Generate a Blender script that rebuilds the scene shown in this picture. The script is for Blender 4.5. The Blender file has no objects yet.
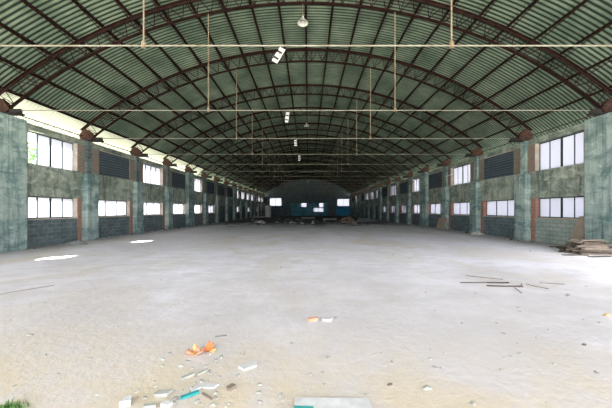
import bpy, bmesh, math, random
from mathutils import Vector, Matrix, Euler
random.seed(7)
S = 4.2                 # bay length in metres
U = S/272.0
def uz(z): return (z+106)*U
C = bpy.context.scene.collection
sc = bpy.context.scene
WF, WW, WG, WO = 754*U, 775*U, 791*U, 801*U     # pillar face, wall face, glass, outer wall face
ORD = ['zeroth','first','second','third','fourth','fifth','sixth','seventh','eighth','ninth','tenth','eleventh','twelfth',
       'thirteenth','fourteenth','fifteenth','sixteenth','seventeenth','eighteenth']
NTH = ['', 'nearest'] + [o+' nearest' for o in ORD[2:]]

# ------------------------------------------------------------------ mesh helpers
def BM(): return bmesh.new()
def box(bm, x0, x1, y0, y1, z0, z1, M=None):
    vs = [Vector((x, y, z)) for x in (x0, x1) for y in (y0, y1) for z in (z0, z1)]
    if M is not None: vs = [M @ v for v in vs]
    v = [bm.verts.new(p) for p in vs]
    for f in ((0,1,3,2), (4,6,7,5), (0,4,5,1), (2,3,7,6), (0,2,6,4), (1,5,7,3)):
        bm.faces.new([v[i] for i in f])
def tube(bm, pts, r, n=6, closed=True):
    pts = [Vector(p) for p in pts]; rings = []
    for i, p in enumerate(pts):
        a = pts[max(i-1, 0)]; b = pts[min(i+1, len(pts)-1)]
        t = (b-a).normalized()
        u = t.cross(Vector((0, 0, 1)))
        if u.length < 1e-3: u = t.cross(Vector((0, 1, 0)))
        u.normalize(); w = t.cross(u)
        rr = r[i] if isinstance(r, (list, tuple)) else r
        rings.append([bm.verts.new(p + (u*math.cos(2*math.pi*k/n) + w*math.sin(2*math.pi*k/n))*rr) for k in range(n)])
    for a, b in zip(rings, rings[1:]):
        for k in range(n): bm.faces.new((a[k], a[(k+1)%n], b[(k+1)%n], b[k]))
    if closed: bm.faces.new(rings[0][::-1]); bm.faces.new(rings[-1])
def lathe(bm, prof, n=24, M=None):
    rings = []
    for r, z in prof:
        rings.append([bm.verts.new((M or Matrix()) @ Vector((r*math.cos(2*math.pi*k/n), r*math.sin(2*math.pi*k/n), z))) for k in range(n)])
    for a, b in zip(rings, rings[1:]):
        for k in range(n): bm.faces.new((a[k], a[(k+1)%n], b[(k+1)%n], b[k]))
    return rings
def chunk(bm, sx, sy, sz, rnd, sub=1, jit=.28, c=(0, 0, 0)):
    r = bmesh.ops.create_icosphere(bm, subdivisions=sub, radius=1)
    for v in r['verts']:
        k = 1 + rnd.uniform(-jit, jit)
        v.co = Vector((v.co.x*sx*k + c[0], v.co.y*sy*k + c[1], v.co.z*sz*k + c[2]))
def obj(name, bm, mat, parent=None, smooth=False, loc=None):
    bmesh.ops.recalc_face_normals(bm, faces=bm.faces)
    me = bpy.data.meshes.new(name); bm.to_mesh(me); bm.free()
    if smooth:
        for p in me.polygons: p.use_smooth = True
    me.materials.append(mat)
    o = bpy.data.objects.new(name, me); C.objects.link(o)
    if loc is not None: o.location = loc
    if parent is not None: o.parent = parent
    return o
def tag(o, label, cat, group=None, kind=None):
    o['label'] = label; o['category'] = cat
    if group: o['group'] = group
    if kind: o['kind'] = kind
    return o
def empty(name, loc=(0, 0, 0), rot=(0, 0, 0)):
    o = bpy.data.objects.new(name, None); C.objects.link(o); o.location = loc; o.rotation_euler = rot
    o.empty_display_size = .1
    return o
def struct(o): o['kind'] = 'structure'; return o
def dup(root, loc=None):
    r = root.copy(); C.objects.link(r)
    if loc is not None: r.location = loc
    for ch in list(root.children):
        c = ch.copy(); C.objects.link(c); c.parent = r
        for g in ch.children:
            d = g.copy(); C.objects.link(d); d.parent = c
    return r
def floor_pt(px, py, z=0.0):          # where a sight line from the door meets the floor
    d = 106/(py-210.0)
    return Vector(((px-308)*d*U + 6*U, d*S, z))

# ------------------------------------------------------------------ materials
class N:
    def __init__(s, name):
        s.m = bpy.data.materials.new(name); s.m.use_nodes = True
        s.t = s.m.node_tree; s.t.nodes.clear()
        s.out = s.n('ShaderNodeOutputMaterial')
    def n(s, t, **k):
        x = s.t.nodes.new(t)
        for a, b in k.items(): setattr(x, a, b)
        return x
    def l(s, a, b): s.t.links.new(a, b)
    def pos(s): return s.n('ShaderNodeNewGeometry').outputs['Position']
    def objco(s): return s.n('ShaderNodeTexCoord').outputs['Object']
    def wallco(s):
        sp = s.n('ShaderNodeSeparateXYZ'); s.l(s.pos(), sp.inputs[0])
        ad = s.n('ShaderNodeMath', operation='ADD'); s.l(sp.outputs[0], ad.inputs[0]); s.l(sp.outputs[1], ad.inputs[1])
        cb = s.n('ShaderNodeCombineXYZ'); s.l(ad.outputs[0], cb.inputs[0]); s.l(sp.outputs[2], cb.inputs[1])
        return cb.outputs[0]
    def noise(s, co, scale, detail=4, rough=.6, sc=(1, 1, 1), dist=0):
        mp = s.n('ShaderNodeMapping'); mp.inputs['Scale'].default_value = sc; s.l(co, mp.inputs[0])
        x = s.n('ShaderNodeTexNoise'); s.l(mp.outputs[0], x.inputs['Vector'])
        x.inputs['Scale'].default_value = scale; x.inputs['Detail'].default_value = detail
        x.inputs['Roughness'].default_value = rough; x.inputs['Distortion'].default_value = dist
        return x.outputs['Fac']
    def ramp(s, fac, stops):
        r = s.n('ShaderNodeValToRGB'); s.l(fac, r.inputs[0])
        e = r.color_ramp.elements
        while len(e) < len(stops): e.new(.5)
        for k, (p, c) in enumerate(stops):
            e[k].position = p; e[k].color = (*c, 1) if len(c) == 3 else c
        return r.outputs[0]
    def mix(s, fac, a, b, mode='MIX'):
        x = s.n('ShaderNodeMix', data_type='RGBA', blend_type=mode)
        for sock, v in ((x.inputs[0], fac), (x.inputs[6], a), (x.inputs[7], b)):
            if isinstance(v, (int, float)): sock.default_value = v
            elif isinstance(v, tuple): sock.default_value = (*v, 1)
            else: s.l(v, sock)
        return x.outputs[2]
    def bsdf(s, col, rough=.9, metal=0, bump=None, bs=.3, bd=.02, spec=.3):
        b = s.n('ShaderNodeBsdfPrincipled')
        if isinstance(col, tuple): b.inputs['Base Color'].default_value = (*col, 1)
        else: s.l(col, b.inputs['Base Color'])
        b.inputs['Roughness'].default_value = rough; b.inputs['Metallic'].default_value = metal
        b.inputs['Specular IOR Level'].default_value = spec
        if bump is not None:
            bp = s.n('ShaderNodeBump'); bp.inputs['Strength'].default_value = bs; bp.inputs['Distance'].default_value = bd
            s.l(bump, bp.inputs['Height']); s.l(bp.outputs[0], b.inputs['Normal'])
        s.l(b.outputs[0], s.out.inputs[0])
        return s.m
BW = lambda v: (v, v, v)

def m_concrete(name, a, b, dark, joints=True):
    s = N(name); p = s.pos()
    big = s.noise(p, .8, 6, .7, (1, 1, 1.7), .5)
    col = s.ramp(big, [(.40, a), (.56, b)])
    streak = s.noise(p, 2.2, 4, .7, (1.6, 1.6, .22))
    col = s.mix(s.ramp(streak, [(.45, BW(0)), (.68, BW(.75))]), col, dark)
    pale = s.noise(p, 1.7, 5, .7, (1, 1, 2.2), .6)
    col = s.mix(s.ramp(pale, [(.56, BW(0)), (.68, BW(.55))]), col, tuple(min(1, c*1.45+.03) for c in b))
    fine = s.noise(p, 30, 3, .6)
    col = s.mix(.25, col, s.ramp(fine, [(.3, BW(.5)), (.7, BW(1))]), 'MULTIPLY')
    if joints:
        br = s.n('ShaderNodeTexBrick'); s.l(s.wallco(), br.inputs['Vector'])
        br.inputs['Scale'].default_value = 1; br.inputs['Mortar Size'].default_value = .012
        br.inputs['Brick Width'].default_value = 2.1; br.inputs['Row Height'].default_value = .62; br.offset = 0.0
        br.inputs['Color1'].default_value = (1, 1, 1, 1); br.inputs['Color2'].default_value = (.82, .82, .82, 1)
        br.inputs['Mortar'].default_value = (.35, .35, .35, 1)
        col = s.mix(.32, col, br.outputs['Color'], 'MULTIPLY')
    return s.bsdf(col, .92, 0, fine, .35, .01)
def m_brick(name, c1, c2, mortar, bw, rh, ms=.012, stain=(.1, .1, .1), amt=.6):
    s = N(name); p = s.pos()
    br = s.n('ShaderNodeTexBrick'); s.l(s.wallco(), br.inputs['Vector'])
    br.inputs['Scale'].default_value = 1; br.inputs['Mortar Size'].default_value = ms
    br.inputs['Brick Width'].default_value = bw; br.inputs['Row Height'].default_value = rh
    br.inputs['Color1'].default_value = (*c1, 1); br.inputs['Color2'].default_value = (*c2, 1)
    br.inputs['Mortar'].default_value = (*mortar, 1); br.inputs['Bias'].default_value = 0
    n = s.noise(p, 1.6, 5, .7)
    col = s.mix(s.ramp(n, [(.42, BW(0)), (.65, BW(amt))]), br.outputs['Color'], stain)
    f = s.noise(p, 22, 3, .6)
    col = s.mix(.4, col, s.ramp(f, [(.3, BW(.4)), (.7, BW(1))]), 'MULTIPLY')
    return s.bsdf(col, .93, 0, br.outputs['Fac'], .6, -.012)
def m_metal(name, a, b, rough=.75, metal=.0, scale=5):
    s = N(name)
    return s.bsdf(s.ramp(s.noise(s.pos(), scale, 4, .7), [(.35, a), (.65, b)]), rough, metal, spec=.04)
def m_plain(name, a, b=None, rough=.85, scale=12):
    s = N(name)
    if b is None: b = tuple(c*.7 for c in a)
    return s.bsdf(s.ramp(s.noise(s.objco(), scale, 4, .6), [(.3, b), (.7, a)]), rough)

M = {}
M['conc'] = m_concrete('teal_grey_concrete', (.125, .20, .192), (.32, .395, .36), (.05, .10, .10))
M['band'] = m_concrete('stained_beam_concrete', (.15, .19, .16), (.33, .365, .30), (.04, .052, .044), False)
M['brick'] = m_brick('red_brick', (.27, .11, .07), (.14, .10, .075), (.25, .25, .21), .25, .075, .014, (.12, .17, .15), .55)
M['redbrick'] = m_brick('clean_red_brick', (.38, .115, .065), (.24, .075, .045), (.30, .27, .22), .25, .075, .014, (.2, .13, .1), .3)
M['block'] = m_brick('grey_block_masonry', (.135, .175, .18), (.085, .12, .13), (.19, .22, .22), .42, .2, .02, (.05, .075, .08), .6)
M['paleblock'] = m_brick('pale_block_masonry', (.35, .395, .34), (.27, .32, .285), (.20, .235, .21), .42, .2, .02, (.13, .2, .19), .5)
M['darkpanel'] = m_brick('dark_board_infill', (.05, .07, .085), (.035, .052, .068), (.12, .155, .17), 6.0, .155, .014, (.035, .045, .05), .4)
M['plaster'] = m_plain('pale_plaster', (0.434, 0.392, 0.336), (0.315, 0.252, 0.196), scale=3)
M['rust'] = m_metal('rusty_dark_steel', (.009, .005, .005), (.022, .011, .009))
M['rustlite'] = m_metal('rust_red_plate', (.025, .015, .012), (.06, .032, .024))
M['purlin'] = m_metal('brown_painted_steel', (.009, .005, .005), (.02, .011, .009))
M['tie'] = m_metal('pale_painted_steel', (0.210, 0.210, 0.182), (0.140, 0.122, 0.091), scale=3)
M['hanger'] = m_metal('weathered_pale_steel', (0.187, 0.165, 0.121), (0.132, 0.094, 0.061), scale=4)
M['black'] = m_metal('blackened_steel', (.02, .018, .018), (.035, .03, .028))
M['frame'] = m_metal('dark_window_frame', (0.027, 0.045, 0.045), (0.042, 0.066, 0.063))
M['enamel'] = m_plain('white_enamel', (0.450, 0.456, 0.432), (0.330, 0.336, 0.312), .4)
M['fixture'] = m_plain('dusty_white_fixture', (0.600, 0.600, 0.585), (0.450, 0.450, 0.427), .5)
M['wood'] = m_plain('weathered_wood', (0.149, 0.117, 0.086), (0.076, 0.058, 0.043), scale=7)
M['wood2'] = m_plain('pale_weathered_wood', (0.239, 0.198, 0.151), (0.146, 0.114, 0.083), scale=7)
M['wood3'] = m_plain('dark_old_wood', (0.072, 0.058, 0.045), (0.036, 0.029, 0.022), scale=7)
M['ply'] = m_plain('dusty_plywood', (0.325, 0.273, 0.215), (0.234, 0.189, 0.143), scale=3)
M['orange'] = m_plain('orange_plastic', (0.576, 0.192, 0.056), (0.440, 0.128, 0.032), .6, 20)
M['peach'] = m_plain('faded_orange_plastic', (0.592, 0.336, 0.224), (0.496, 0.224, 0.112), .6, 14)
M['yellow'] = m_plain('yellow_plastic', (0.624, 0.400, 0.160), (0.528, 0.288, 0.080), .6, 14)
M['paper'] = m_plain('off_white_board', (.56, .56, .54), (.42, .41, .39), .8, 9)
M['teal'] = m_plain('teal_plastic', (0.032, 0.304, 0.288), (0.024, 0.224, 0.216), .6)
M['stone'] = m_plain('pale_rubble', (0.374, 0.360, 0.331), (0.245, 0.230, 0.209), .95)
M['stoneg'] = m_plain('grey_green_rubble', (0.236, 0.242, 0.217), (0.136, 0.146, 0.130), .95)
M['flake'] = m_plain('dusty_grey_flake', (0.396, 0.396, 0.353), (0.245, 0.252, 0.216), .95, 20)
M['earth'] = m_plain('brown_earth', (0.173, 0.120, 0.083), (0.090, 0.064, 0.045), .95, 6)
M['leaf'] = m_plain('green_leaf', (0.098, 0.224, 0.049), (0.049, 0.126, 0.025), .7, 2)
M['bark'] = m_plain('bark', (.16, .12, .08))
M['blue'] = m_plain('blue_painted_plaster', (.06, .33, .52), (.03, .18, .32), .8, 1.2)
M['bluegrey'] = m_plain('blue_grey_painted_plaster', (.12, .33, .40), (.05, .15, .19), .8, .9)

s = N('corrugated_green_sheet'); p = s.pos()
col = s.ramp(s.noise(p, .55, 5, .65), [(.3, (.056, .084, .064)), (.7, (.155, .195, .15))])
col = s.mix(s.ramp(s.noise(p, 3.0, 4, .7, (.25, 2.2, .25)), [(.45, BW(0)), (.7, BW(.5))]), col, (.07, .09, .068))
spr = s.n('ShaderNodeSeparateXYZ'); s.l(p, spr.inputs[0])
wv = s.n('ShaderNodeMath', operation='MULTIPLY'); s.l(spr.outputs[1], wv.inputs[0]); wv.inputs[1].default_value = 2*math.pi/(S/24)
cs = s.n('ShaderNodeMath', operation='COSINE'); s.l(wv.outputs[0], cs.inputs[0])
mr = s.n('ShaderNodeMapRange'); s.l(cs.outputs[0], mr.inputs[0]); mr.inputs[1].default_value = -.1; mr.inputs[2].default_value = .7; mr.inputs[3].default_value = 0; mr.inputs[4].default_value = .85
col = s.mix(mr.outputs[0], col, (.008, .013, .010))      # shade of the deep flutes painted into the colour
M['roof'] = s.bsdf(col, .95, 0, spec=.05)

s = N('dusty_concrete_floor'); p = s.pos()
col = s.ramp(s.noise(p, .35, 6, .62, (1, 1, 1), .4), [(.3, (.72, .685, .70)), (.62, (.84, .81, .86))])
col = s.mix(s.ramp(s.noise(p, .42, 6, .68, (1, .55, 1), .9), [(.47, BW(0)), (.66, BW(.8))]), col, (.68, .61, .52))
col = s.mix(s.ramp(s.noise(p, 1.5, 6, .75, (.7, 1.6, 1), .5), [(.48, BW(0)), (.68, BW(.7))]), col, (.60, .58, .545))
col = s.mix(s.ramp(s.noise(p, 26, 3, .6), [(.62, BW(0)), (.75, BW(.45))]), col, (.55, .51, .47))
# sandy strip by the entrance, earth along the wall feet, painted light falloff lengthwise
sp = s.n('ShaderNodeSeparateXYZ'); s.l(p, sp.inputs[0])
def rng(sock, a, b, na, nb):
    mr = s.n('ShaderNodeMapRange'); s.l(sock, mr.inputs[0])
    for i, v in enumerate((a, b, na, nb)): mr.inputs[i+1].default_value = v
    return mr.outputs[0]
def mth(op, a, b):
    x = s.n('ShaderNodeMath', operation=op)
    for i, v in enumerate((a, b)):
        if isinstance(v, (int, float)): x.inputs[i].default_value = v
        else: s.l(v, x.inputs[i])
    return x.outputs[0]
wob = s.noise(p, .5, 5, .7)
near = mth('MULTIPLY', rng(mth('ADD', sp.outputs[1], mth('MULTIPLY', sp.outputs[0], .12)), 3.9, 2.3, 0, 1), rng(s.noise(p, 1.3, 6, .7, (1, 1, 1), .6), .40, .58, .3, 1))
near_dim = mth('MULTIPLY', rng(mth('ADD', sp.outputs[1], rng(wob, .3, .7, -2, 2)), 9, 3.5, 0, 1), .8)
col = s.mix(near_dim, col, (.44, .405, .385))  # foreground colour darkened to even out the light along the floor
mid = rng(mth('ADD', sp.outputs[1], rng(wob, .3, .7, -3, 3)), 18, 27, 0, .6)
col = s.mix(mid, col, (.50, .54, .50))  # first step of the dimming painted towards the far end
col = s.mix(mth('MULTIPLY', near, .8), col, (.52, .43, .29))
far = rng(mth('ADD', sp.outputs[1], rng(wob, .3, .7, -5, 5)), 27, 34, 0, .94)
col = s.mix(far, col, (.085, .10, .095))  # shade of the deep hall painted into the floor colour
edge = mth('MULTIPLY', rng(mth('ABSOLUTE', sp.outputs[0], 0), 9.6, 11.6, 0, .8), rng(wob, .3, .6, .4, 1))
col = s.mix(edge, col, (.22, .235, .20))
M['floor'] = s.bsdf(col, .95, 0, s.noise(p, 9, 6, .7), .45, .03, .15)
s = N('sandy_ground')
M['ground'] = s.bsdf(s.ramp(s.noise(s.pos(), .3, 4, .6), [(.3, (.55, .56, .46)), (.7, (.70, .69, .60))]), .95)

def m_pane(name, t, d):
    s = N(name)
    tr = s.n('ShaderNodeBsdfTranslucent'); tr.inputs[0].default_value = (*t, 1)
    df = s.n('ShaderNodeBsdfDiffuse'); df.inputs[0].default_value = (*d, 1)
    tp = s.n('ShaderNodeBsdfTransparent'); tp.inputs[0].default_value = (*t, 1)
    mx = s.n('ShaderNodeMixShader'); mx.inputs[0].default_value = .15
    s.l(tr.outputs[0], mx.inputs[1]); s.l(df.outputs[0], mx.inputs[2])
    mx2 = s.n('ShaderNodeMixShader'); mx2.inputs[0].default_value = .05
    s.l(mx.outputs[0], mx2.inputs[1]); s.l(tp.outputs[0], mx2.inputs[2]); s.l(mx2.outputs[0], s.out.inputs[0])
    return s.m
M['pane'] = m_pane('dusty_window_pane', (.38, .385, .42), (.3, .31, .33))
M['far_dimmed'] = m_pane('far_dimmed_pane', (.235, .24, .265), (.3, .31, .32))  # lower transmission, set to dim the light in the far bays

# ------------------------------------------------------------------ shell
D0, D1 = -1.46, 18.4                  # near (open) end and far end, in bays
Y0, Y1 = D0*S, D1*S
bm = BM(); 
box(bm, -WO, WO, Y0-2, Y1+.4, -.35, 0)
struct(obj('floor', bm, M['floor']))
bm = BM()
for x0, x1, y0, y1 in ((-90, -WO, -60, 150), (WO, 90, -60, 150), (-WO, WO, -60, Y0-2), (-WO, WO, Y1+.4, 150)):
    box(bm, x0, x1, y0, y1, -.5, -.06)
struct(obj('ground', bm, M['ground']))

R_UP, ZC_UP = 1248*U, uz(566-1248)
R_LO, ZC_LO = 1194*U, uz(527-1194)
R_PUR = R_UP+.07+.055                 # purlin centre line
R_SH = R_PUR+.055+.038
amax = math.asin(840*U/R_SH)
bm = BM()
per, seg = 24, 4
ny = int((D1-D0)*per*seg)+2; na = 44
prev = None
for j in range(ny+1):
    y = Y0 + (Y1+.3-Y0)*j/ny
    off = .032*math.cos(2*math.pi*y/(S/per))
    row = [bm.verts.new(((R_SH+off)*math.sin(a), y, ZC_UP+(R_SH+off)*math.cos(a))) for a in [amax*(2*i/na-1) for i in range(na+1)]]
    if prev:
        for i in range(na): bm.faces.new((prev[i], prev[i+1], row[i+1], row[i]))
    prev = row
s = N('bounce_lit_eave_sheet')  # paler, slightly translucent strip stands in for bounce light at the left eave
b_ = s.n('ShaderNodeBsdfDiffuse'); b_.inputs[0].default_value = (.40, .42, .36, 1)
t_ = s.n('ShaderNodeBsdfTranslucent'); t_.inputs[0].default_value = (.60, .64, .54, 1)
m_ = s.n('ShaderNodeMixShader'); m_.inputs[0].default_value = .09
s.l(b_.outputs[0], m_.inputs[1]); s.l(t_.outputs[0], m_.inputs[2]); s.l(m_.outputs[0], s.out.inputs[0])
M['eave'] = s.m
roof = obj('ceiling', bm, M['roof'], smooth=True); struct(roof); roof.data.materials.append(M['eave'])
for pl_ in roof.data.polygons:
    if pl_.center.x < -11.82 and pl_.center.y < 7.54*S: pl_.material_index = 1
so = roof.modifiers.new('thick', 'SOLIDIFY'); so.thickness = .012; so.offset = 1

JN, JF = .25, .85
ZL0, ZL1, ZU0, ZU1, ZT = uz(-25), uz(40), uz(131), uz(225), uz(242)
low_l = {-1, 0, 1, 2, 3, 4, 5, 6, 9, 11, 13}; up_l = {-1, 0, 1, 3, 5, 9, 10, 11, 12, 13, 14, 15}
low_r = {-1, 0, 1, 2, 3, 4, 5, 6, 7, 8}; up_r = {-1, 0, 1, 3, 5, 7, 9, 10, 11, 13, 14}
open_panes = {('left', 'up', 0): {0}, ('left', 'up', 1): {0}, ('left', 'up', 3): set()}
wn = 0
def window(side, sg, which, k, y0, y1, z0, z1):
    global wn
    wn += 1
    bm = BM(); t = .028; d = .03; xg = WG*sg
    xa, xb = sorted((xg-d, xg+d))
    n = 3 if which == 'low' and k >= 2 else 4
    fr = .045
    box(bm, xa, xb, y0, y0+fr, z0, z1); box(bm, xa, xb, y1-fr, y1, z0, z1)
    box(bm, xa, xb, y0+fr, y1-fr, z0, z0+fr); box(bm, xa, xb, y0+fr, y1-fr, z1-fr, z1)
    for i in range(1, n):
        y = y0+(y1-y0)*i/n; w = .045 if (i == 2 and n == 4) else .016
        box(bm, xa, xb, y-w, y+w, z0+fr, z1-fr)
    f = obj('window_%d' % wn, bm, M['frame']); struct(f)
    bm = BM()
    for i in range(n):
        if i in open_panes.get((side, which, k), ()): continue
        a, b = y0+(y1-y0)*i/n, y0+(y1-y0)*(i+1)/n
        xx = xg + (.006 if i % 2 else -.006)
        box(bm, xx-.002, xx+.002, a+.012, b-.012, z0+.02, z1-.02)
    obj('pane', bm, M['pane' if k < 6 else 'far_dimmed'], f)

for side, sg, LOW, UP in (('left', -1, low_l, up_l), ('right', 1, low_r, up_r)):
    X = lambda a, b: tuple(sorted((sg*a, sg*b)))
    xi, xo = X(WW, WO)
    YF = Y0; Y0 = (1.0 if side == 'left' else 2.3)*S                # large unseen doorways towards the entrance, assumed to light the near floor
    bm = BM()
    box(bm, xi, xo, Y0, Y1, uz(48), uz(95)); 
    xb = X(WW-.05, WO); box(bm, *xb, Y0, Y1, uz(95), ZU0)             # ring beam
    box(bm, xi, xo, Y0, Y1, ZU1, ZT-.03)
    box(bm, *X(WW-.06, WO), Y0, Y1, ZT-.03, ZT)
    box(bm, *X(WW-.03, WO), Y0, Y1, ZL1, uz(48))                       # lintel over lower windows
    if side == 'left':                                                 # ledges above upper windows
        box(bm, *X(WW-.07, WW), Y0, Y1, uz(234), uz(236))
        box(bm, *X(WW-.05, WW), Y0, Y1, uz(227), uz(229))
    wall = struct(obj('wall_'+side, bm, M['band']))
    bmb, bmr, bmk, bmd, bmp, bms = BM(), BM(), BM(), BM(), BM(), BM()
    for k in range(-2, 17):
        a = max((k+1.54)*S, Y0); b = min((k+2.54)*S, Y1)
        if b-a < .05: continue
        if b-a < .6*S and k < 2:
            box(bmb, xi, xo, a, b, ZU0, ZU1); box(bmb, xi, xo, a, b, 0, ZL1); continue
        ja, jb = a+(.25 if k == 1 else .2)*S, a+JF*S; jl = a+(.25 if k == 1 else .155)*S
        if k == 0: ja, jb = a+.10*S, a+.70*S
        if k == -2: ja, jb = a+.01, b-.12
        if k == 16: ja, jb = a+.15*S, b-.1*S
        if k in (0, -2, 16): jl = ja
        # solid strips beside the openings: brick, with red brick at the low far jamb
        box(bmb, xi, xo, a, ja, ZU0, ZU1); box(bmb, xi, xo, jb, b, ZU0, ZU1)
        box(bmb, xi, xo, a, jl, 0, ZL1); box(bmr, xi, xo, jb, b, 0, ZL1)
        low = k in LOW; up = k in UP
        mk = bmp if (side == 'right' and k in (1,)) else bmk
        if low:
            box(mk, *X(WW+.03, WO), jl, jb, 0, ZL0-.05)
            box(bms, *X(WW-.02, WO), jl, jb, ZL0-.05, ZL0)
            window(side, sg, 'low', k, jl, jb, ZL0, ZL1)
            box(bms if side == 'left' else bmr, *X(WW+.001, WG-.035), jb-.03, jb, ZL0, ZL1)       # plastered far reveal
        else:
            box(mk, *X(WW+.03, WO), jl, jb, 0, ZL1)
        if up:
            window(side, sg, 'up', k, ja, jb, ZU0, ZU1)
            box(bms, *X(WW+.001, WG-.035), jb-.03, jb, ZU0, ZU1)
        else:
            box(bmd, *X(WW+.05, WO), ja, jb, ZU0, ZU1)
            box(bms, *X(WW-.02, WW+.05), ja, jb, ZU1-.03, ZU1)
    for nm, b_, m_ in (('brick_strip', bmb, 'brick'), ('red_brick_jamb', bmr, 'redbrick'), ('block_infill', bmk, 'block'),
                       ('board_infill', bmd, 'darkpanel'), ('pale_block_infill', bmp, 'paleblock'), ('plaster_reveal', bms, 'plaster')):
        if len(b_.verts): 
            o = obj(nm, b_, M[m_], wall)
    bm = BM(); box(bm, *X(WW-.06, WO), YF, Y0, uz(215), ZT)              # lintel beam above the assumed doorway
    for yy in (YF, ): box(bm, *X(WW, WO), yy, yy+.4, 0, uz(215))
    obj('assumed_door_lintel', bm, M['conc'], wall)
    Y0 = YF

# far end wall with its openings
bm = BM()
holes = [(-699, -482, 74, 221), (-118, -18, 55, 129), (208, 294, 50, 129), (107, 294, -37, 40), (545, 765, 70, 206)]
xs = sorted({-WO/U, WO/U} | {h[0] for h in holes} | {h[1] for h in holes})
zs = sorted({-106, 300} | {h[2] for h in holes} | {h[3] for h in holes})
for x0, x1 in zip(xs, xs[1:]):
    for z0, z1 in zip(zs, zs[1:]):
        cx, cz = (x0+x1)/2, (z0+z1)/2
        if any(h[0] < cx < h[1] and h[2] < cz < h[3] for h in holes): continue
        if z0 > 225 and False: continue
        box(bm, x0*U, x1*U, Y1, Y1+.25, uz(z0), uz(min(z1, 242)))
n = 40; top = []
for i in range(n):
    xa, xb = -WO+2*WO*i/n, -WO+2*WO*(i+1)/n
    za, zb = (ZC_UP+math.sqrt((R_SH+.005)**2-x*x) for x in (xa, xb))
    v = [bm.verts.new(q) for q in ((xa, Y1, ZT), (xb, Y1, ZT), (xb, Y1, zb), (xa, Y1, za), (xa, Y1+.25, ZT), (xb, Y1+.25, ZT), (xb, Y1+.25, zb), (xa, Y1+.25, za))]
    for f_ in ((0, 1, 2, 3), (5, 4, 7, 6), (3, 2, 6, 7), (0, 3, 7, 4), (1, 5, 6, 2), (0, 4, 5, 1)): bm.faces.new([v[q] for q in f_])
wb = struct(obj('wall_back', bm, M['block']))
for nm, rects, mt in (('painted_panel', [(-300, -128, -100, 120), (-12, 75, -100, 120), (-128, -12, -100, 48)], 'bluegrey'), ('painted_panel', [(300, 360, -100, 140), (90, 102, -100, 140), (102, 300, -100, -45), (102, 200, 48, 140)], 'bluegrey'),
                      ('blue_painted_panel', [(520, 772, -100, 62)], 'blue')):
    bm = BM()
    for x0, x1, z0, z1 in rects: box(bm, x0*U, x1*U, Y1-.04, Y1, uz(z0), uz(z1))
    obj(nm, bm, M[mt], wb)
for h in holes:
    wn += 1
    bm = BM(); x0, x1, z0, z1 = h[0]*U, h[1]*U, uz(h[2]), uz(h[3]); fr = .05
    box(bm, x0, x0+fr, Y1+.1, Y1+.16, z0, z1); box(bm, x1-fr, x1, Y1+.1, Y1+.16, z0, z1)
    box(bm, x0+fr, x1-fr, Y1+.1, Y1+.16, z0, z0+fr); box(bm, x0+fr, x1-fr, Y1+.1, Y1+.16, z1-fr, z1)
    if h[1]-h[0] > 120:
        box(bm, (x0+x1)/2-.03, (x0+x1)/2+.03, Y1+.1, Y1+.16, z0+fr, z1-fr)
    f = struct(obj('window_%d' % wn, bm, M['frame']))
    bm = BM(); box(bm, x0+.03, x1-.03, Y1+.128, Y1+.132, z0+.03, z1-.03); obj('pane', bm, M['pane'], f)

# ------------------------------------------------------------------ pillars
for side, sg in (('left', -1), ('right', 1)):
    X = lambda a, b: tuple(sorted((sg*a, sg*b)))
    for i in range(1, 17):                        # truss at d = i + 1.54
        y = (i+1.54)*S
        root = empty('concrete_pillar', (sg*WW, y, 0))
        bm = BM(); iv = Matrix.Translation((-sg*WW, -y, 0))
        wide = i in (1, 5, 9, 13)
        if wide:
            h = .165*S
            box(bm, *X(WF, WW-.005), y-h, y-.012, 0, ZT, iv); box(bm, *X(WF, WW-.005), y+.012, y+h, 0, ZT, iv)
            box(bm, *X(WF+.03, WW-.005), y-.012, y+.012, 0, ZT, iv)
            obj('shaft', bm, M['conc'], root)
        else:
            h = .09*S
            box(bm, *X(WF, WW-.005), y-h, y+h, 0, uz(124), iv)
            obj('lower_shaft', bm, M['conc'], root)
            bm = BM(); box(bm, *X(766*U, WW-.005), y-.04*S, y+.04*S, uz(124), ZT, iv)
            obj('upper_shaft', bm, M['conc' if side == 'right' else 'block'], root)
        if i == 1: lb = 'broad full-height teal-grey concrete pier with a centre joint, nearest on the %s wall' % side
        elif wide: lb = 'broad full-height concrete pier of the %s wall, %s pillar from the front' % (side, ORD[i])
        else: lb = 'stepped concrete pillar of the %s wall, %s pillar from the front' % (side, ORD[i])
        tag(root, lb, 'pillar', 'concrete pillars along the side walls')

# ------------------------------------------------------------------ trusses
def arc_pts(R, zc, x0, n):
    am = math.asin(x0/R)
    return [Vector((R*math.sin(t), 0, zc+R*math.cos(t))) for t in [am*(2*i/n-1) for i in range(n+1)]]
def sweep(bm, pts, ht, wd):                   # rectangular section, ht radial, wd along y
    rings = []
    for i, p in enumerate(pts):
        t = (pts[min(i+1, len(pts)-1)]-pts[max(i-1, 0)]).normalized(); nrm = Vector((-t.z, 0, t.x))
        rings.append([bm.verts.new(p+nrm*a*ht/2+Vector((0, b*wd/2, 0))) for a, b in ((-1, -1), (-1, 1), (1, 1), (1, -1))])
    for a, b in zip(rings, rings[1:]):
        for k in range(4): bm.faces.new((a[k], a[(k+1) % 4], b[(k+1) % 4], b[k]))
    bm.faces.new(rings[0]); bm.faces.new(rings[-1][::-1])
XU, XL = 795*U, 755*U
t0 = empty('arched_roof_truss', (0, 0, 0))
bm = BM(); pu = arc_pts(R_UP, ZC_UP, XU, 56)
sweep(bm, [p+(p-Vector((0, 0, ZC_UP))).normalized()*.045 for p in pu], .03, .17); sweep(bm, pu, .10, .03)
obj('upper_chord', bm, M['rust'], t0)
bm = BM(); pl = arc_pts(R_LO, ZC_LO, XL, 56)
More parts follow.
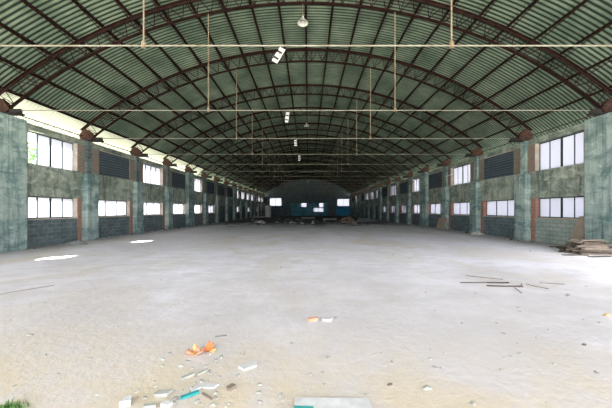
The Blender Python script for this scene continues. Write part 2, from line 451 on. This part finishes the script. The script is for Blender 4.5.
sweep(bm, [p-(p-Vector((0, 0, ZC_LO))).normalized()*.03 for p in pl], .025, .13); sweep(bm, pl, .07, .025)
obj('lower_chord', bm, M['rust'], t0)
bm = BM(); nw = 44
au, al = math.asin(XU/R_UP), math.asin(XL/R_LO)
P = lambda R, zc, a: Vector((R*math.sin(a), 0, zc+R*math.cos(a)))
for i in range(nw):
    ta = 2*i/nw-1; tb = 2*(i+1)/nw-1; tm = (ta+tb)/2
    tube(bm, [P(R_UP, ZC_UP, au*ta), P(R_LO, ZC_LO, al*tm)], .016, 4)
    tube(bm, [P(R_LO, ZC_LO, al*tm), P(R_UP, ZC_UP, au*tb)], .016, 4)
    if i % 2 == 0: tube(bm, [P(R_UP, ZC_UP, au*tm), P(R_LO, ZC_LO, al*tm)], .013, 4)
obj('web_bracing', bm, M['rust'], t0)
ztie = uz(253)
bm = BM(); tube(bm, [(-XL+.02, 0, ztie), (XL-.02, 0, ztie)], .018, 8); obj('tie_rod', bm, M['tie'], t0)
for xh in (-247*U, 227*U):
    zt = ZC_LO+math.sqrt(R_LO**2-xh*xh)
    bm = BM(); tube(bm, [(xh, 0, ztie), (xh, 0, zt)], .02, 6); lathe(bm, [(.0, ztie-.06), (.055, ztie-.05), (.055, ztie+.05), (.03, ztie+.12)], 8, Matrix.Translation((xh, 0, 0)))
    obj('hanger_rod', bm, M['hanger'], t0)
for sg in (-1, 1):
    bm = BM()
    # gusset box that closes the two chords on the wall head
    pts = [(746, 256), (756, 246), (792, 246), (800, 262), (788, 280), (774, 286), (758, 272)]
    for yy in (-.10, .085):
        f0 = [bm.verts.new((sg*x*U, yy, uz(z))) for x, z in pts]; f1 = [bm.verts.new((sg*x*U, yy+.015, uz(z))) for x, z in pts]
        bm.faces.new(f0); bm.faces.new(f1[::-1])
        for k in range(len(pts)): bm.faces.new((f0[k], f0[(k+1) % len(pts)], f1[(k+1) % len(pts)], f1[k]))
    for x in (760, 775, 790): box(bm, *sorted((sg*x*U-.012, sg*x*U+.012)), -.085, .085, uz(246), uz(262))
    obj('gusset_shoe', bm, M['rustlite'], t0)
    bm = BM(); box(bm, *sorted((sg*722*U, sg*800*U)), -.14, .14, ZT, uz(246)); box(bm, *sorted((sg*722*U, sg*750*U)), -.05, .05, uz(246), uz(256)); obj('bearing_plate', bm, M['black'], t0)
for i in range(0, 17):
    o = t0 if i == 0 else dup(t0)
    o.location = (0, (i+1.54)*S, 0)
    tag(o, ('rusty steel arched roof truss with pale tie rod, %s in view' % NTH[i+1]), 'roof truss', 'arched roof trusses of the hall')

# ------------------------------------------------------------------ purlins with curved brace rods
sp_a = 75*U/R_UP
bmr = BM(); pts = []
for i in range(13):
    t = i/12; q = (2*t-1)**2
    pts.append((0, t*S, -.05-.50*q))
tube(bmr, pts, .016, 4)
for i in (1, 3, 5, 7, 9, 11):
    y0 = pts[i][1]; tube(bmr, [pts[i], (0, y0+(.17 if i < 6 else -.17), -.045)], .007, 4)
for i in (2, 10):
    y0 = pts[i][1]; tube(bmr, [pts[i], (0, y0+(-.3 if i < 6 else .3), -.045)], .007, 4)
me_rod = obj('brace_rod', bmr, M['rust'])
yp0 = .4*S
for k in range(-11, 12):
    a = k*sp_a
    root = empty('purlin', (R_PUR*math.sin(a), 0, ZC_UP+R_PUR*math.cos(a)), (0, a, 0))
    bm = BM(); box(bm, -.045, .045, yp0, Y1-.01, .02, .05); box(bm, -.045, -.02, yp0, Y1-.01, -.055, .02)
    obj('purlin_bar', bm, M['purlin'], root)
    if abs(k) <= 10:
        for i in range(0, 16):
            r = me_rod.copy(); C.objects.link(r); r.parent = root; r.location = (0, (i+1.54)*S, 0)
    if k == 0: lb = 'brown steel ridge purlin running along the top of the arched roof'
    else: lb = 'brown steel roof purlin running lengthwise, %s %s of the ridge' % (ORD[abs(k)], 'left' if k < 0 else 'right')
    tag(root, lb, 'purlin', 'purlins under the corrugated roof')
bpy.data.objects.remove(me_rod)
# eave lattice along each wall head
for side, sg in (('left', -1), ('right', 1)):
    bm = BM(); x = sg*786*U; za, zb = ZT+.03, uz(242)+.26
    root = empty('eave_lattice', (x, 0, ZT))
    for a, b, nm in ((0, .05, 'bottom_rail'), (.26, .29, 'top_rail')):
        b1 = BM(); box(b1, -.025, .025, 1.6*S, Y1-.02, a, b); obj(nm, b1, M['rust'], root)
    y = 1.6*S; up = 0
    bm = BM()
    while y < Y1-.5:
        tube(bm, [(0, y, .03 if not up else .27), (0, y+.22, .27 if not up else .03)], .010, 4); up ^= 1; y += .22
    obj('lattice_bars', bm, M['rust'], root)
    tag(root, 'thin rusty lattice girder lying on top of the %s wall under the eave' % side, 'girder')

# ------------------------------------------------------------------ lamps
def lamp(d, x, zr, label):
    zt = ZC_LO+math.sqrt(R_LO**2-x*x)-.05
    root = empty('pendant_lamp', (x, d*S, zr))
    bm = BM()
    lathe(bm, [(.035, .20), (.05, .12), (.085, .09), (.13, .05), (.175, .0), (.205, -.05), (.21, -.055), (.20, -.05), (.17, .0), (.12, .04), (.04, .08)], 24)
    sh = obj('lamp_shade', bm, M['enamel'], root, True)
    bm = BM(); lathe(bm, [(.001, .07), (.03, .05), (.045, .0), (.035, -.035), (.001, -.05)], 12); obj('bulb', bm, M['enamel'], sh, True)
    bm = BM(); tube(bm, [(0, 0, .18), (0, 0, zt-zr)], .008, 6); tube(bm, [(0, 0, .16), (0, 0, .27)], .035, 8); obj('rod', bm, M['hanger'], root)
    tag(root, label, 'lamp', 'white pendant lamps along the ridge')
lamp(2.54, -.11, uz(478), 'white enamel dish pendant lamp, biggest and closest to the camera')
lamp(5.54, -.02, uz(468), 'white pendant lamp further down the ridge, the middle one in view')
lamp(14.54, .02, uz(410), 'tiny pale pendant lamp deep in the dark end of the hall')
def fixture(d, x, L, tilt, label):
    root = empty('tube_light_fixture', (x, d*S, ztie-.035), (0, tilt, 0))
    bm = BM(); box(bm, -.055, .055, -.02, .0, -L, -.05); box(bm, -.065, -.055, -.045, .0, -L, -.05); box(bm, .055, .065, -.045, 0, -L, -.05)
    tray = obj('tray', bm, M['fixture'], root)
    for sx in (-.028, .028):
        bm = BM(); tube(bm, [(sx, -.04, -L+.03), (sx, -.04, -.08)], .016, 8); obj('tube', bm, M['enamel'], root, True)
    for z in (-L*.42, -L*.8):
        bm = BM(); box(bm, -.058, .058, -.062, -.021, z-.02, z+.02); obj('clip', bm, M['black'], tray)
    bm = BM(); tube(bm, [(0, -.01, -.06), (.01, 0, 0.02)], .005, 5); obj('wire', bm, M['black'], root)
    tag(root, label, 'light fixture', 'broken light fixtures dangling from the tie rods')
cx = 6*U
fixture(1.54, -24*1.54*U+cx, .42, .55, 'white broken light fixture dangling crooked from the nearest tie rod')
fixture(2.54, -20*2.54*U+cx, .44, .12, 'white light fixture hanging upright from the second tie rod')
fixture(3.54, -12.5*3.54*U+cx, .36, -.05, 'small pale light fixture hanging from the third tie rod')
fixture(4.54, -8.5*4.54*U+cx, .42, .05, 'small pale light fixture hanging from the fourth tie rod')
# fluorescent batten on the right wall
root = empty('wall_batten', (766*U-.03, 5.37*S, uz(186)), (-.08, 0, 0))
bm = BM(); box(bm, -.025, .028, -.45, .45, -.035, .035); obj('tray', bm, M['fixture'], root)
bm = BM(); tube(bm, [(-.045, -.42, 0), (-.045, .42, 0)], .016, 8); obj('tube', bm, M['enamel'], root)
tag(root, 'short pale tube light fixed high on the right wall', 'light fixture')

# ------------------------------------------------------------------ floor debris
rnd = random.Random(3)
def board_mesh(L, W, T, rnd, warp=.0, jag=True):
    bm = BM(); n = 6
    rows = []
    for i in range(n+1):
        x = L*(i/n-.5); dz = warp*math.sin(math.pi*i/n)
        e = (rnd.uniform(-.12, .12)*W*2 if jag and i in (0, n) else 0)
        rows.append([bm.verts.new((x+(e if k in (1, 2) else -e), y, z+dz)) for k, (y, z) in enumerate(((-W/2, 0), (W/2, 0), (W/2, T), (-W/2, T)))])
    for a, b in zip(rows, rows[1:]):
        for k in range(4): bm.faces.new((a[k], a[(k+1) % 4], b[(k+1) % 4], b[k]))
    bm.faces.new(rows[0]); bm.faces.new(rows[-1][::-1])
    return bm
# plank pile by the right pier: layers of planks
pc = Vector(((680+14)*U, 2.47*S, 0)); 
layers = [(9, 1.75, 1.15), (8, 1.7, 1.05), (7, 1.65, .95), (6, 1.55, .85), (6, 1.5, .8), (5, 1.4, .65), (4, 1.3, .55), (3, 1.2, .4)]
z = 0
for li, (nn, L, Wd) in enumerate(layers):
    L *= .86
    base = rnd.uniform(-.3, .3)
    T = .054
    for i in range(nn):
        w = Wd/nn*rnd.uniform(.55, .8)
        l = L*rnd.uniform(.7, 1.0)
        mt = M[rnd.choice(['wood', 'wood3', 'wood3', 'wood', 'wood2'])]
        bm = board_mesh(l, w, T-.004, rnd)
        o = obj('plank', bm, mt)
        yy = (i+.5)/nn*Wd-Wd/2
        sh = Vector((rnd.uniform(-.18, .18), yy, 0)); sh.rotate(Euler((0, 0, base)))
        o.location = pc+sh+Vector((0, 0, z)); o.rotation_euler = (0, 0, base+rnd.uniform(-.03, .03))
        pos = 'bottom' if li == 0 else 'topmost' if li == len(layers)-1 else ORD[li+1]
        rowp = 'closest to the hall entrance' if i == 0 else 'furthest from the entrance' if i == nn-1 else ORD[i+1]+' board inwards'
        tag(o, 'weathered plank in the %s layer of the pile, %s' % (pos, rowp), 'plank', 'planks in the heap beside the right pier')
    z += T
for j, (dx, dy, rz, tl) in enumerate(((-.2, -.1, .55, 'slanting left'), (.1, .1, -.45, 'slanting right'), (.0, -.3, .2, 'at the front edge'))):
    bm = board_mesh(1.25-.15*j, .13, .028, rnd); o = obj('plank', bm, M['wood2'])
    o.location = pc+Vector((dx, dy*.4, z+.03*j)); o.rotation_euler = (0, 0, rz)
    tag(o, 'loose pale plank lying across the top of the pile, %s' % tl, 'plank', 'planks in the heap beside the right pier')
# fallen planks in front of the pile
for j, (px, py, rz, L) in enumerate(((557, 247, .15, .7), (575, 255.5, -.1, .8), (600, 257, .12, .8))):
    bm = board_mesh(L, .12, .03, rnd); o = obj('plank', bm, M['wood3' if j != 1 else 'wood'])
    o.location = floor_pt(px, py); o.rotation_euler = (0, 0, rz)
    tag(o, ['grey plank on the floor at the left foot of the plank pile', 'brown plank on the floor in front of the pile centre', 'dark plank on the floor before the right end of the pile'][j], 'plank')
# leaning boards
bm = BM(); h = 1.38; T = .02
f0 = [(-.42, 0), (.26, 0), (.20, h), (-.10, h), (-.2, h*.8)]
a = [bm.verts.new((0, -y, z_)) for y, z_ in f0]; b = [bm.verts.new((T, -y, z_)) for y, z_ in f0]
bm.faces.new(a); bm.faces.new(b[::-1])
for k in range(5): bm.faces.new((a[k], a[(k+1) % 5], b[(k+1) % 5], b[k]))
o = obj('leaning_board', bm, M['ply']); o.location = (WW-.27, 2.80*S, .01); o.rotation_euler = (0, .165, 0)
tag(o, 'tapering brown board leaning on the right wall behind the plank pile', 'board')
bm = BM(); box(bm, 0, .02, -.72, .72, 0, .98)
o = obj('leaning_board', bm, M['ply']); o.location = (WF-.29, 5.52*S, .01); o.rotation_euler = (0, .26, 0)
tag(o, 'wide dusty board leaning on a right-hand pillar mid hall', 'board')
# sticks on the right floor
k = 0
for (px, py, L, rz, m_) in ((474, 283, .62, .02, 'wood'), (498, 283.2, .48, -.03, 'rustlite'), (504, 286.5, .72, -.05, 'rustlite'), (484, 278, .75, -.5, 'wood2'), (518, 291, .4, 1.2, 'stoneg'), (522, 286, .38, .95, 'wood2'), (537, 287, .4, -1.1, 'wood2'), (552, 284, .45, -.3, 'wood2')):
    bm = BM(); p0 = floor_pt(px, py, .018)
    dv = Vector((math.cos(rz), math.sin(rz), 0))*L/2; mid = Vector((dv.y*.05, -dv.x*.05, 0))
    tube(bm, [-dv, mid, dv], .013 if k < 3 else .008, 5)
    o = obj('stick', bm, M[m_]); o.location = (p0.x, p0.y, .014+.0*k)
    lab = ['straight dark stick, leftmost of the sticks on the right floor', 'short reddish rod, beside the leftmost dark stick', 'long reddish rod, lowest of the straight ones on the right floor',
           'pale long stick slanting behind the reddish rods', 'grey stick pointing inwards at the front of the stick scatter', 'pale stick standing askew between the grey stick and rightmost sticks',
           'pale bent stick with dark tip, right of the stick scatter', 'faint pale stick, furthest right of the scatter'][k]
    tag(o, lab, 'stick', 'sticks scattered on the right floor'); k += 1
# long twigs at the left
for j, (px, py, L, rz) in enumerate(((24, 291, .9, .75), (60, 268, .0, 0))):
    if L == 0: continue
    bm = BM(); tube(bm, [(-L/2, -.1, 0), (-.1, .02, 0), (L/2, .1, 0)], .006, 5); o = obj('twig', bm, M['wood2']); o.location = floor_pt(px, py, .012); o.rotation_euler = (0, 0, rz)
    tag(o, 'thin brown twig lying on the far left of the floor', 'twig')

# orange plastic scrap
pt = floor_pt(195, 355)
root = empty('orange_scrap', pt)
bm = BM(); n = 16; cen = bm.verts.new((0, 0, .015)); rg = []
for q, (r, zb) in enumerate(((.035, .01), (.06, .02), (.085, .045))):
    rg.append([bm.verts.new((r*1.15*math.cos(2*math.pi*i/n), r*.8*math.sin(2*math.pi*i/n)*(1+.12*math.sin(5*i)), zb+.012*math.sin(i*1.9)*q)) for i in range(n)])
for i in range(n): bm.faces.new((cen, rg[0][i], rg[0][(i+1) % n]))
for a, b in zip(rg, rg[1:]):
    for i in range(n): bm.faces.new((a[i], a[(i+1) % n], b[(i+1) % n], b[i]))
o = obj('dish', bm, M['peach'], root, True); md = o.modifiers.new('t', 'SOLIDIFY'); md.thickness = .006
bm = BM(); chunk(bm, .035, .025, .012, rnd, 1, .2, (-.02, -.01, .027)); obj('yellow_centre', bm, M['yellow'], root)
def petal(bm, base, tip, w, curl):
    base, tip = Vector(base), Vector(tip); ax = tip-base; sd = ax.cross(Vector((0, .9, .3))).normalized(); nn = ax.cross(sd).normalized(); pr = None
    for i in range(6):
        t = i/5; c = base+ax*t+nn*curl*math.sin(math.pi*t); ww = w*math.sin(math.pi*(.12+.83*t))**.7*(1+.2*math.sin(t*17))
        row = [bm.verts.new(c+sd*ww*k+nn*abs(k)*w*.35) for k in (-1, -.4, .4, 1)]
        if pr:
            for k in range(3): bm.faces.new((pr[k], pr[k+1], row[k+1], row[k]))
        pr = row
bm = BM(); petal(bm, (-.02, .05, .02), (-.03, .09, .085), .022, .01)
o = obj('pale_flap', bm, M['yellow'], root, True); md = o.modifiers.new('t', 'SOLIDIFY'); md.thickness = .005
tag(root, 'crumpled peach-orange plastic dish with upright yellow flap on the floor', 'litter')
pt = floor_pt(209.5, 351)
root = empty('orange_flower_scrap', pt)
bm = BM()
for tx, ty, tz, w in ((-.02, .05, .095, .028), (.03, .04, .08, .026), (-.075, .0, .05, .022), (.01, -.02, .06, .03)):
    petal(bm, (0, 0, .01), (tx, ty, tz), w, .012)
o = obj('petals', bm, M['orange'], root, True); md = o.modifiers.new('t', 'SOLIDIFY'); md.thickness = .005
bm = BM()
for tx, ty, tz, w in ((.075, -.055, .025, .026), (.085, -.01, .035, .018)): petal(bm, (.01, -.01, .015), (tx, ty, tz), w, .012)
o = obj('yellow_petals', bm, M['yellow'], root, True); md = o.modifiers.new('t', 'SOLIDIFY'); md.thickness = .005
bm = BM(); chunk(bm, .022, .018, .018, rnd, 1, .2, (-.035, .0, .02)); obj('dark_core', bm, M['earth'], root)
tag(root, 'bright orange petal-shaped plastic scrap, right beside the peach dish', 'litter')

# flat box at the bottom of the view
pt = floor_pt(331, 404)
root = empty('flattened_carton', (pt.x, pt.y-.12, 0), (0, 0, -.03))
bm = board_mesh(.62, .30, .02, rnd, 0, False)
for v in bm.verts: v.co.x += (.05 if v.co.x > .2 and v.co.y < 0 else 0); v.co.z += .012 
obj('cardboard_sheet', bm, M['paper'], root)
bm = BM(); box(bm, -.31, -.15, -.149, .04, .033, .037); box(bm, -.15, .0, -.149, -.02, .033, .037); obj('teal_strip', bm, M['teal'], root)
bm = BM(); box(bm, -.30, .30, -.14, .14, 0, .0115); obj('underside', bm, M['peach'], root)
tag(root, 'flattened white carton with teal corner at the bottom edge of view', 'carton')

# individual flakes and fragments
def shard(name, px, py, sx, sy, sz, rz, m_, label, cat='debris', group=None, sub=1, tilt=0):
    bm = BM(); chunk(bm, sx, sy, sz, rnd, sub, .22)
    for v in bm.verts: v.co.z = max(v.co.z, -sz*.5)
    o = obj(name, bm, M[m_]); p0 = floor_pt(px, py); o.location = (p0.x, p0.y, sz*.5); o.rotation_euler = (tilt, 0, rz)
    tag(o, label, cat, group); return o
def flat(name, px, py, L, W, T, rz, m_, label, cat='debris', group=None, tilt=0):
    bm = board_mesh(L, W, T, rnd); o = obj(name, bm, M[m_]); p0 = floor_pt(px, py); o.location = (p0.x, p0.y, abs(math.sin(tilt))*W/2+.001); o.rotation_euler = (tilt, 0, rz)
    tag(o, label, cat, group); return o
flat('brick_chip', 313, 320.5, .155, .055, .04, .35, 'peach', 'orange-brown brick chip in mid foreground, left of a white fragment', 'brick')
flat('white_fragment', 327, 320, .15, .09, .03, -.1, 'paper', 'white torn fragment right beside the orange brick chip')
shard('stone_chip', 336, 318, .02, .015, .018, .5, 'stoneg', 'small grey chip at right edge of white torn fragment')
flat('plaster_flake', 249, 367, .17, .09, .02, .6, 'paper', 'white leaf-shaped plaster flake right of the orange scraps')
flat('teal_wrapper', 190, 396, .15, .035, .02, .6, 'teal', 'teal plastic strip with white end in the lower debris')
flat('white_wrapper', 196, 390, .08, .04, .02, .7, 'paper', 'white crumpled strip touching the teal plastic strip')
flat('grey_stick', 221, 337, .14, .022, .015, .25, 'stoneg', 'dark grey splinter just behind the orange scraps', 'splinter')
flat('grey_flake', 188, 377, .12, .04, .02, .75, 'flake', 'grey-green flake below the orange scraps')
flat('grey_flake', 203, 373, .10, .02, .02, .85, 'flake', 'narrow grey flake between orange scraps and white sheet')
flat('white_sheet', 207, 386.5, .18, .06, .012, -.1, 'paper', 'white flat sheet scrap in the middle of lower debris')
flat('tan_chip', 231, 389, .07, .05, .03, .9, 'wood2', 'tan chip right of the white sheet scrap')
flat('tan_splinter', 207, 397, .14, .016, .012, -.6, 'wood2', 'tan splinter crossing below the white sheet scrap', 'splinter')
flat('grey_flake', 163, 395, .12, .06, .03, .1, 'flake', 'broad grey flake left of the teal strip')
flat('white_block', 127, 404, .065, .07, .05, .2, 'paper', 'white broken block at lower left of the debris', 'block')
flat('dark_flake', 150, 407, .10, .03, .02, .1, 'flake', 'dark flake at bottom edge beside the white block')
flat('white_block', 166, 406, .08, .05, .03, -.3, 'paper', 'white flat chip at the bottom edge between two flakes', 'block')
shard('stone_chip', 427, 389, .05, .03, .02, .1, 'flake', 'pale lump in a dirt ring, right foreground', 'stone')
shard('stone_chip', 328, 358, .025, .015, .02, .3, 'stoneg', 'lone grey stone in mid foreground', 'stone')
shard('stone_chip', 390, 385, .03, .012, .014, .3, 'wood', 'lone brown stone, right foreground before the pale lump', 'stone')
shard('stone_chip', 292, 344, .02, .012, .015, .3, 'stoneg', 'small grey stone up left of the lone mid stone', 'stone')
shard('stone_chip', 568, 296, .045, .03, .03, .3, 'stoneg', 'small dark stone, right below the stick scatter', 'stone')
shard('stone_chip', 607, 315.5, .06, .03, .02, .3, 'yellow', 'small yellow-brown scrap at the right edge', 'scrap')
shard('stone_chip', 584, 345, .035, .02, .014, .3, 'wood', 'brown chip on the right foreground floor', 'stone')
# scattered chips (alike)
for i in range(70):
    px, py = rnd.gauss(200, 34), rnd.uniform(352, 407)
    r = rnd.uniform(.006, .022)
    shard('debris_chip', px, py, r*1.5, r, r*.6, rnd.uniform(0, 3), rnd.choice(['stone', 'flake', 'flake']),
          'tiny chip of rubble scattered around and below the orange scraps', 'chip', 'tiny chips around the orange scraps')
for i in range(80):
    px, py = rnd.uniform(0, 612), 240+rnd.random()**.7*165
    if 150 < px < 250 and py > 330: continue
    r = rnd.uniform(.008, .02)*(1+max(0, (300-py)/60))
    shard('floor_chip', px, py, r*1.6, r, r*.5, rnd.uniform(0, 3), rnd.choice(['flake', 'flake', 'stone']),
          'tiny stray chip lying on the open pale floor', 'chip', 'stray chips on the open floor')
placed = [(floor_pt(348, 222.5), 1.0), (floor_pt(366, 221.5), 1.5), (floor_pt(260, 223), .8), (floor_pt(76, 244), .55), (floor_pt(477, 234.9), .5), (Vector((10.9, 5.52*S, 0)), 1.0)]
for px_, py_ in ((258, 217.5), (308, 218.4), (330, 219.8)): placed.append((floor_pt(px_, py_), 1.8))
def free(x, y, r):
    if any((x-p.x)**2+(y-p.y)**2 < (q+r)**2 for p, q in placed): return False
    placed.append((Vector((x, y, 0)), r)); return True
# rubble at wall feet
for side, sg in (('left', -1), ('right', 1)):
    for i in range(60):
        d = rnd.uniform(2.75, 8.2); frac = (d-.54) % 1
        inb = .14 < frac < .86 and not (2.3 < d < 2.72)
        if side == 'right' and (d < 3.25 or 5.2 < d < 5.8): continue
        if abs(d-6.54) < .22: inb = False
        r = rnd.uniform(.03, .12)
        x = (WW-rnd.uniform(.15, .5)) if inb else (WF-rnd.uniform(.15, .5))
        if not free(sg*x, d*S, r*1.5): continue
        bm = BM(); chunk(bm, r*1.2, r, r*.6, rnd, 1, .25)
        for v in bm.verts: v.co.z = max(v.co.z, -r*.3)
        o = obj('rubble_stone', bm, M[rnd.choice(['stoneg', 'stone', 'stoneg', 'earth'])]); o.location = (sg*x, d*S, r*.3); o.rotation_euler = (0, 0, rnd.uniform(0, 3))
        tag(o, 'lump of rubble lying along the foot of the %s wall' % side, 'stone', 'rubble along the %s wall foot' % side)
# far rubble
for i in range(90):
    d = rnd.uniform(6.8, 11.5); x = rnd.uniform(-.95, .95)*650*U
    r = rnd.uniform(.06, .2)
    if x > 0: r *= 1.1
    if not free(x, d*S, r*1.7): continue
    bm = BM(); chunk(bm, r*1.4, r, r*.7, rnd, 1, .28)
    for v in bm.verts: v.co.z = max(v.co.z, -r*.3)
    o = obj('rubble_stone', bm, M[rnd.choice(['stoneg', 'stone', 'stoneg', 'wood'])]); o.location = (x, d*S, r*.3); o.rotation_euler = (0, 0, rnd.uniform(0, 3))
    tag(o, 'lump of rubble strewn across the dim floor deep in the hall', 'stone', 'rubble strewn deep in the hall')
def heap(px, py, w, dp, h, m_, label, name='rubble_heap'):
    bm = BM(); r = bmesh.ops.create_icosphere(bm, subdivisions=4, radius=1)
    for v in bm.verts:
        c = v.co; q = 1+.18*math.sin(c.x*7+c.y*3)*math.cos(c.y*6)+rnd.uniform(-.07, .07)
        v.co = Vector((c.x*w*q, c.y*dp*q, max(0, c.z)**1.3*h*q if c.z > 0 else 0))
    o = obj(name, bm, M[m_]); o.location = floor_pt(px, py, -.002); tag(o, label, 'heap'); return o
heap(348, 222.5, .95, .6, .75, 'earth', 'brown earth mound deep in the hall, right of centre', 'earth_mound')
heap(366, 221.5, 1.4, .7, .5, 'stoneg', 'low dark rubble heap right of the brown mound')
heap(260, 223, .7, .5, .35, 'stone', 'pale low rubble heap deep in the hall, left of centre')
heap(76, 244, .5, .25, .16, 'stoneg', 'low grit heap at the left wall foot under a window')
heap(477, 234.9, .4, .25, .22, 'stone', 'pale rubble heap at foot of a right pillar beside red brick')
# pale round pier near the far end, low slabs
bm = BM(); d = 15.0
lathe(bm, [(.001, 0), (.68, 0), (.66, 1.6), (.70, 2.5), (.72, 2.62), (.001, 2.64)], 28)
o = obj('round_tank', bm, M['paper'], smooth=False); o.location = ((268-308)*d*U+.14, d*S, 0)
tag(o, 'pale upright cylindrical tank near the far left corner', 'tank')
for j, (px, py, L, W) in enumerate(((258, 217.5, 3.2, 1.0), (308, 218.4, 2.6, .8), (330, 219.8, 2.2, .6))):
    bm = board_mesh(L, W, .22, rnd); o = obj('concrete_slab', bm, M['stone']); o.location = floor_pt(px, py)
    tag(o, ['pale low slab before the cylindrical tank', 'low slab on the dark floor at hall centre', 'low slab on the dark floor left of the brown mound'][j], 'slab')

# grass tuft bottom left
bm = BM()
for i in range(130):
    a = rnd.uniform(0, 6.28); r = abs(rnd.gauss(0, .06)); x, y = r*math.cos(a)*1.5, r*math.sin(a); h = rnd.uniform(.02, .05); b = rnd.uniform(0, 6.28)
    lean = Vector((math.cos(b), math.sin(b), 0))*h*.7; w = .005
    s1 = Vector((-math.sin(b), math.cos(b), 0))*w; c0 = Vector((x, y, 0)); c1 = c0+lean*.35+Vector((0, 0, h*.7)); c2 = c0+lean+Vector((0, 0, h))
    v = [bm.verts.new(q) for q in (c0-s1, c0+s1, c1+s1, c1-s1, c2)]
    bm.faces.new(v[:4]); bm.faces.new((v[3], v[2], v[4]))
o = obj('grass_tuft', bm, M['leaf']); o.location = floor_pt(9, 410)
tag(o, 'small green grass tuft at the lower left corner', 'grass', kind='stuff')

# trees outside the left windows
def tree(x, y, h, label):
    root = empty('tree', (x, y, -.06))
    bm = BM(); tube(bm, [(0, 0, 0), (.1, .05, h*.4), (0, .1, h*.7)], [.16, .12, .06], 8); obj('trunk', bm, M['bark'], root)
    bm = BM(); cl = [(rnd.uniform(-1.3, 1.3), rnd.uniform(-1.3, 1.3), h*rnd.uniform(.45, .95), rnd.uniform(.6, 1.1)) for _ in range(12)]
    for i in range(2600):
        c = rnd.choice(cl); v = Vector((rnd.gauss(0, 1), rnd.gauss(0, 1), rnd.gauss(0, 1))).normalized()*c[3]*rnd.uniform(.6, 1.05)
        p0 = Vector(c[:3])+v; e = Euler((rnd.uniform(0, 6), rnd.uniform(0, 6), rnd.uniform(0, 6))).to_matrix(); sz = rnd.uniform(.06, .11)
        q = [bm.verts.new(p0+e @ Vector(k)*sz) for k in ((-1, 0, 0), (0, -.6, .1), (1, 0, 0), (0, .6, .1))]; bm.faces.new(q)
    obj('foliage', bm, M['leaf'], root); tag(root, label, 'tree')
tree(-16.2, 3.98*S, 5.8, 'leafy green tree outside, seen through the nearest upper left window')

# ------------------------------------------------------------------ light
w = bpy.data.worlds.new('sky'); sc.world = w; w.use_nodes = True
bg = w.node_tree.nodes['Background']; bg.inputs[0].default_value = (.93, .94, 1.04, 1); bg.inputs[1].default_value = 1.0
L = bpy.data.lights.new('sun', 'SUN'); L.energy = 9.0; L.angle = .02; L.color = (1, .95, .86)
so = bpy.data.objects.new('sun', L); C.objects.link(so)
el, az = math.radians(46), math.radians(30)
dirv = Vector((math.cos(el)*math.cos(az), math.cos(el)*math.sin(az), -math.sin(el)))
so.rotation_euler = dirv.to_track_quat('-Z', 'Y').to_euler()

cam = bpy.data.cameras.new('camera'); co = bpy.data.objects.new('camera', cam); C.objects.link(co)
cam.sensor_width = 36; cam.lens = 36*272/612
cam.shift_x = -2/612; cam.shift_y = 6/612
co.location = (6*U, 0, uz(0)); co.rotation_euler = (math.radians(90), 0, 0)
cam.clip_end = 500
sc.camera = co
sc.view_settings.view_transform = 'Standard'; sc.view_settings.look = 'None'
sc.view_settings.exposure = 3.0; sc.view_settings.gamma = 1; sc.view_settings.use_curve_mapping = False
sc.cycles.max_bounces = 10; sc.cycles.diffuse_bounces = 6
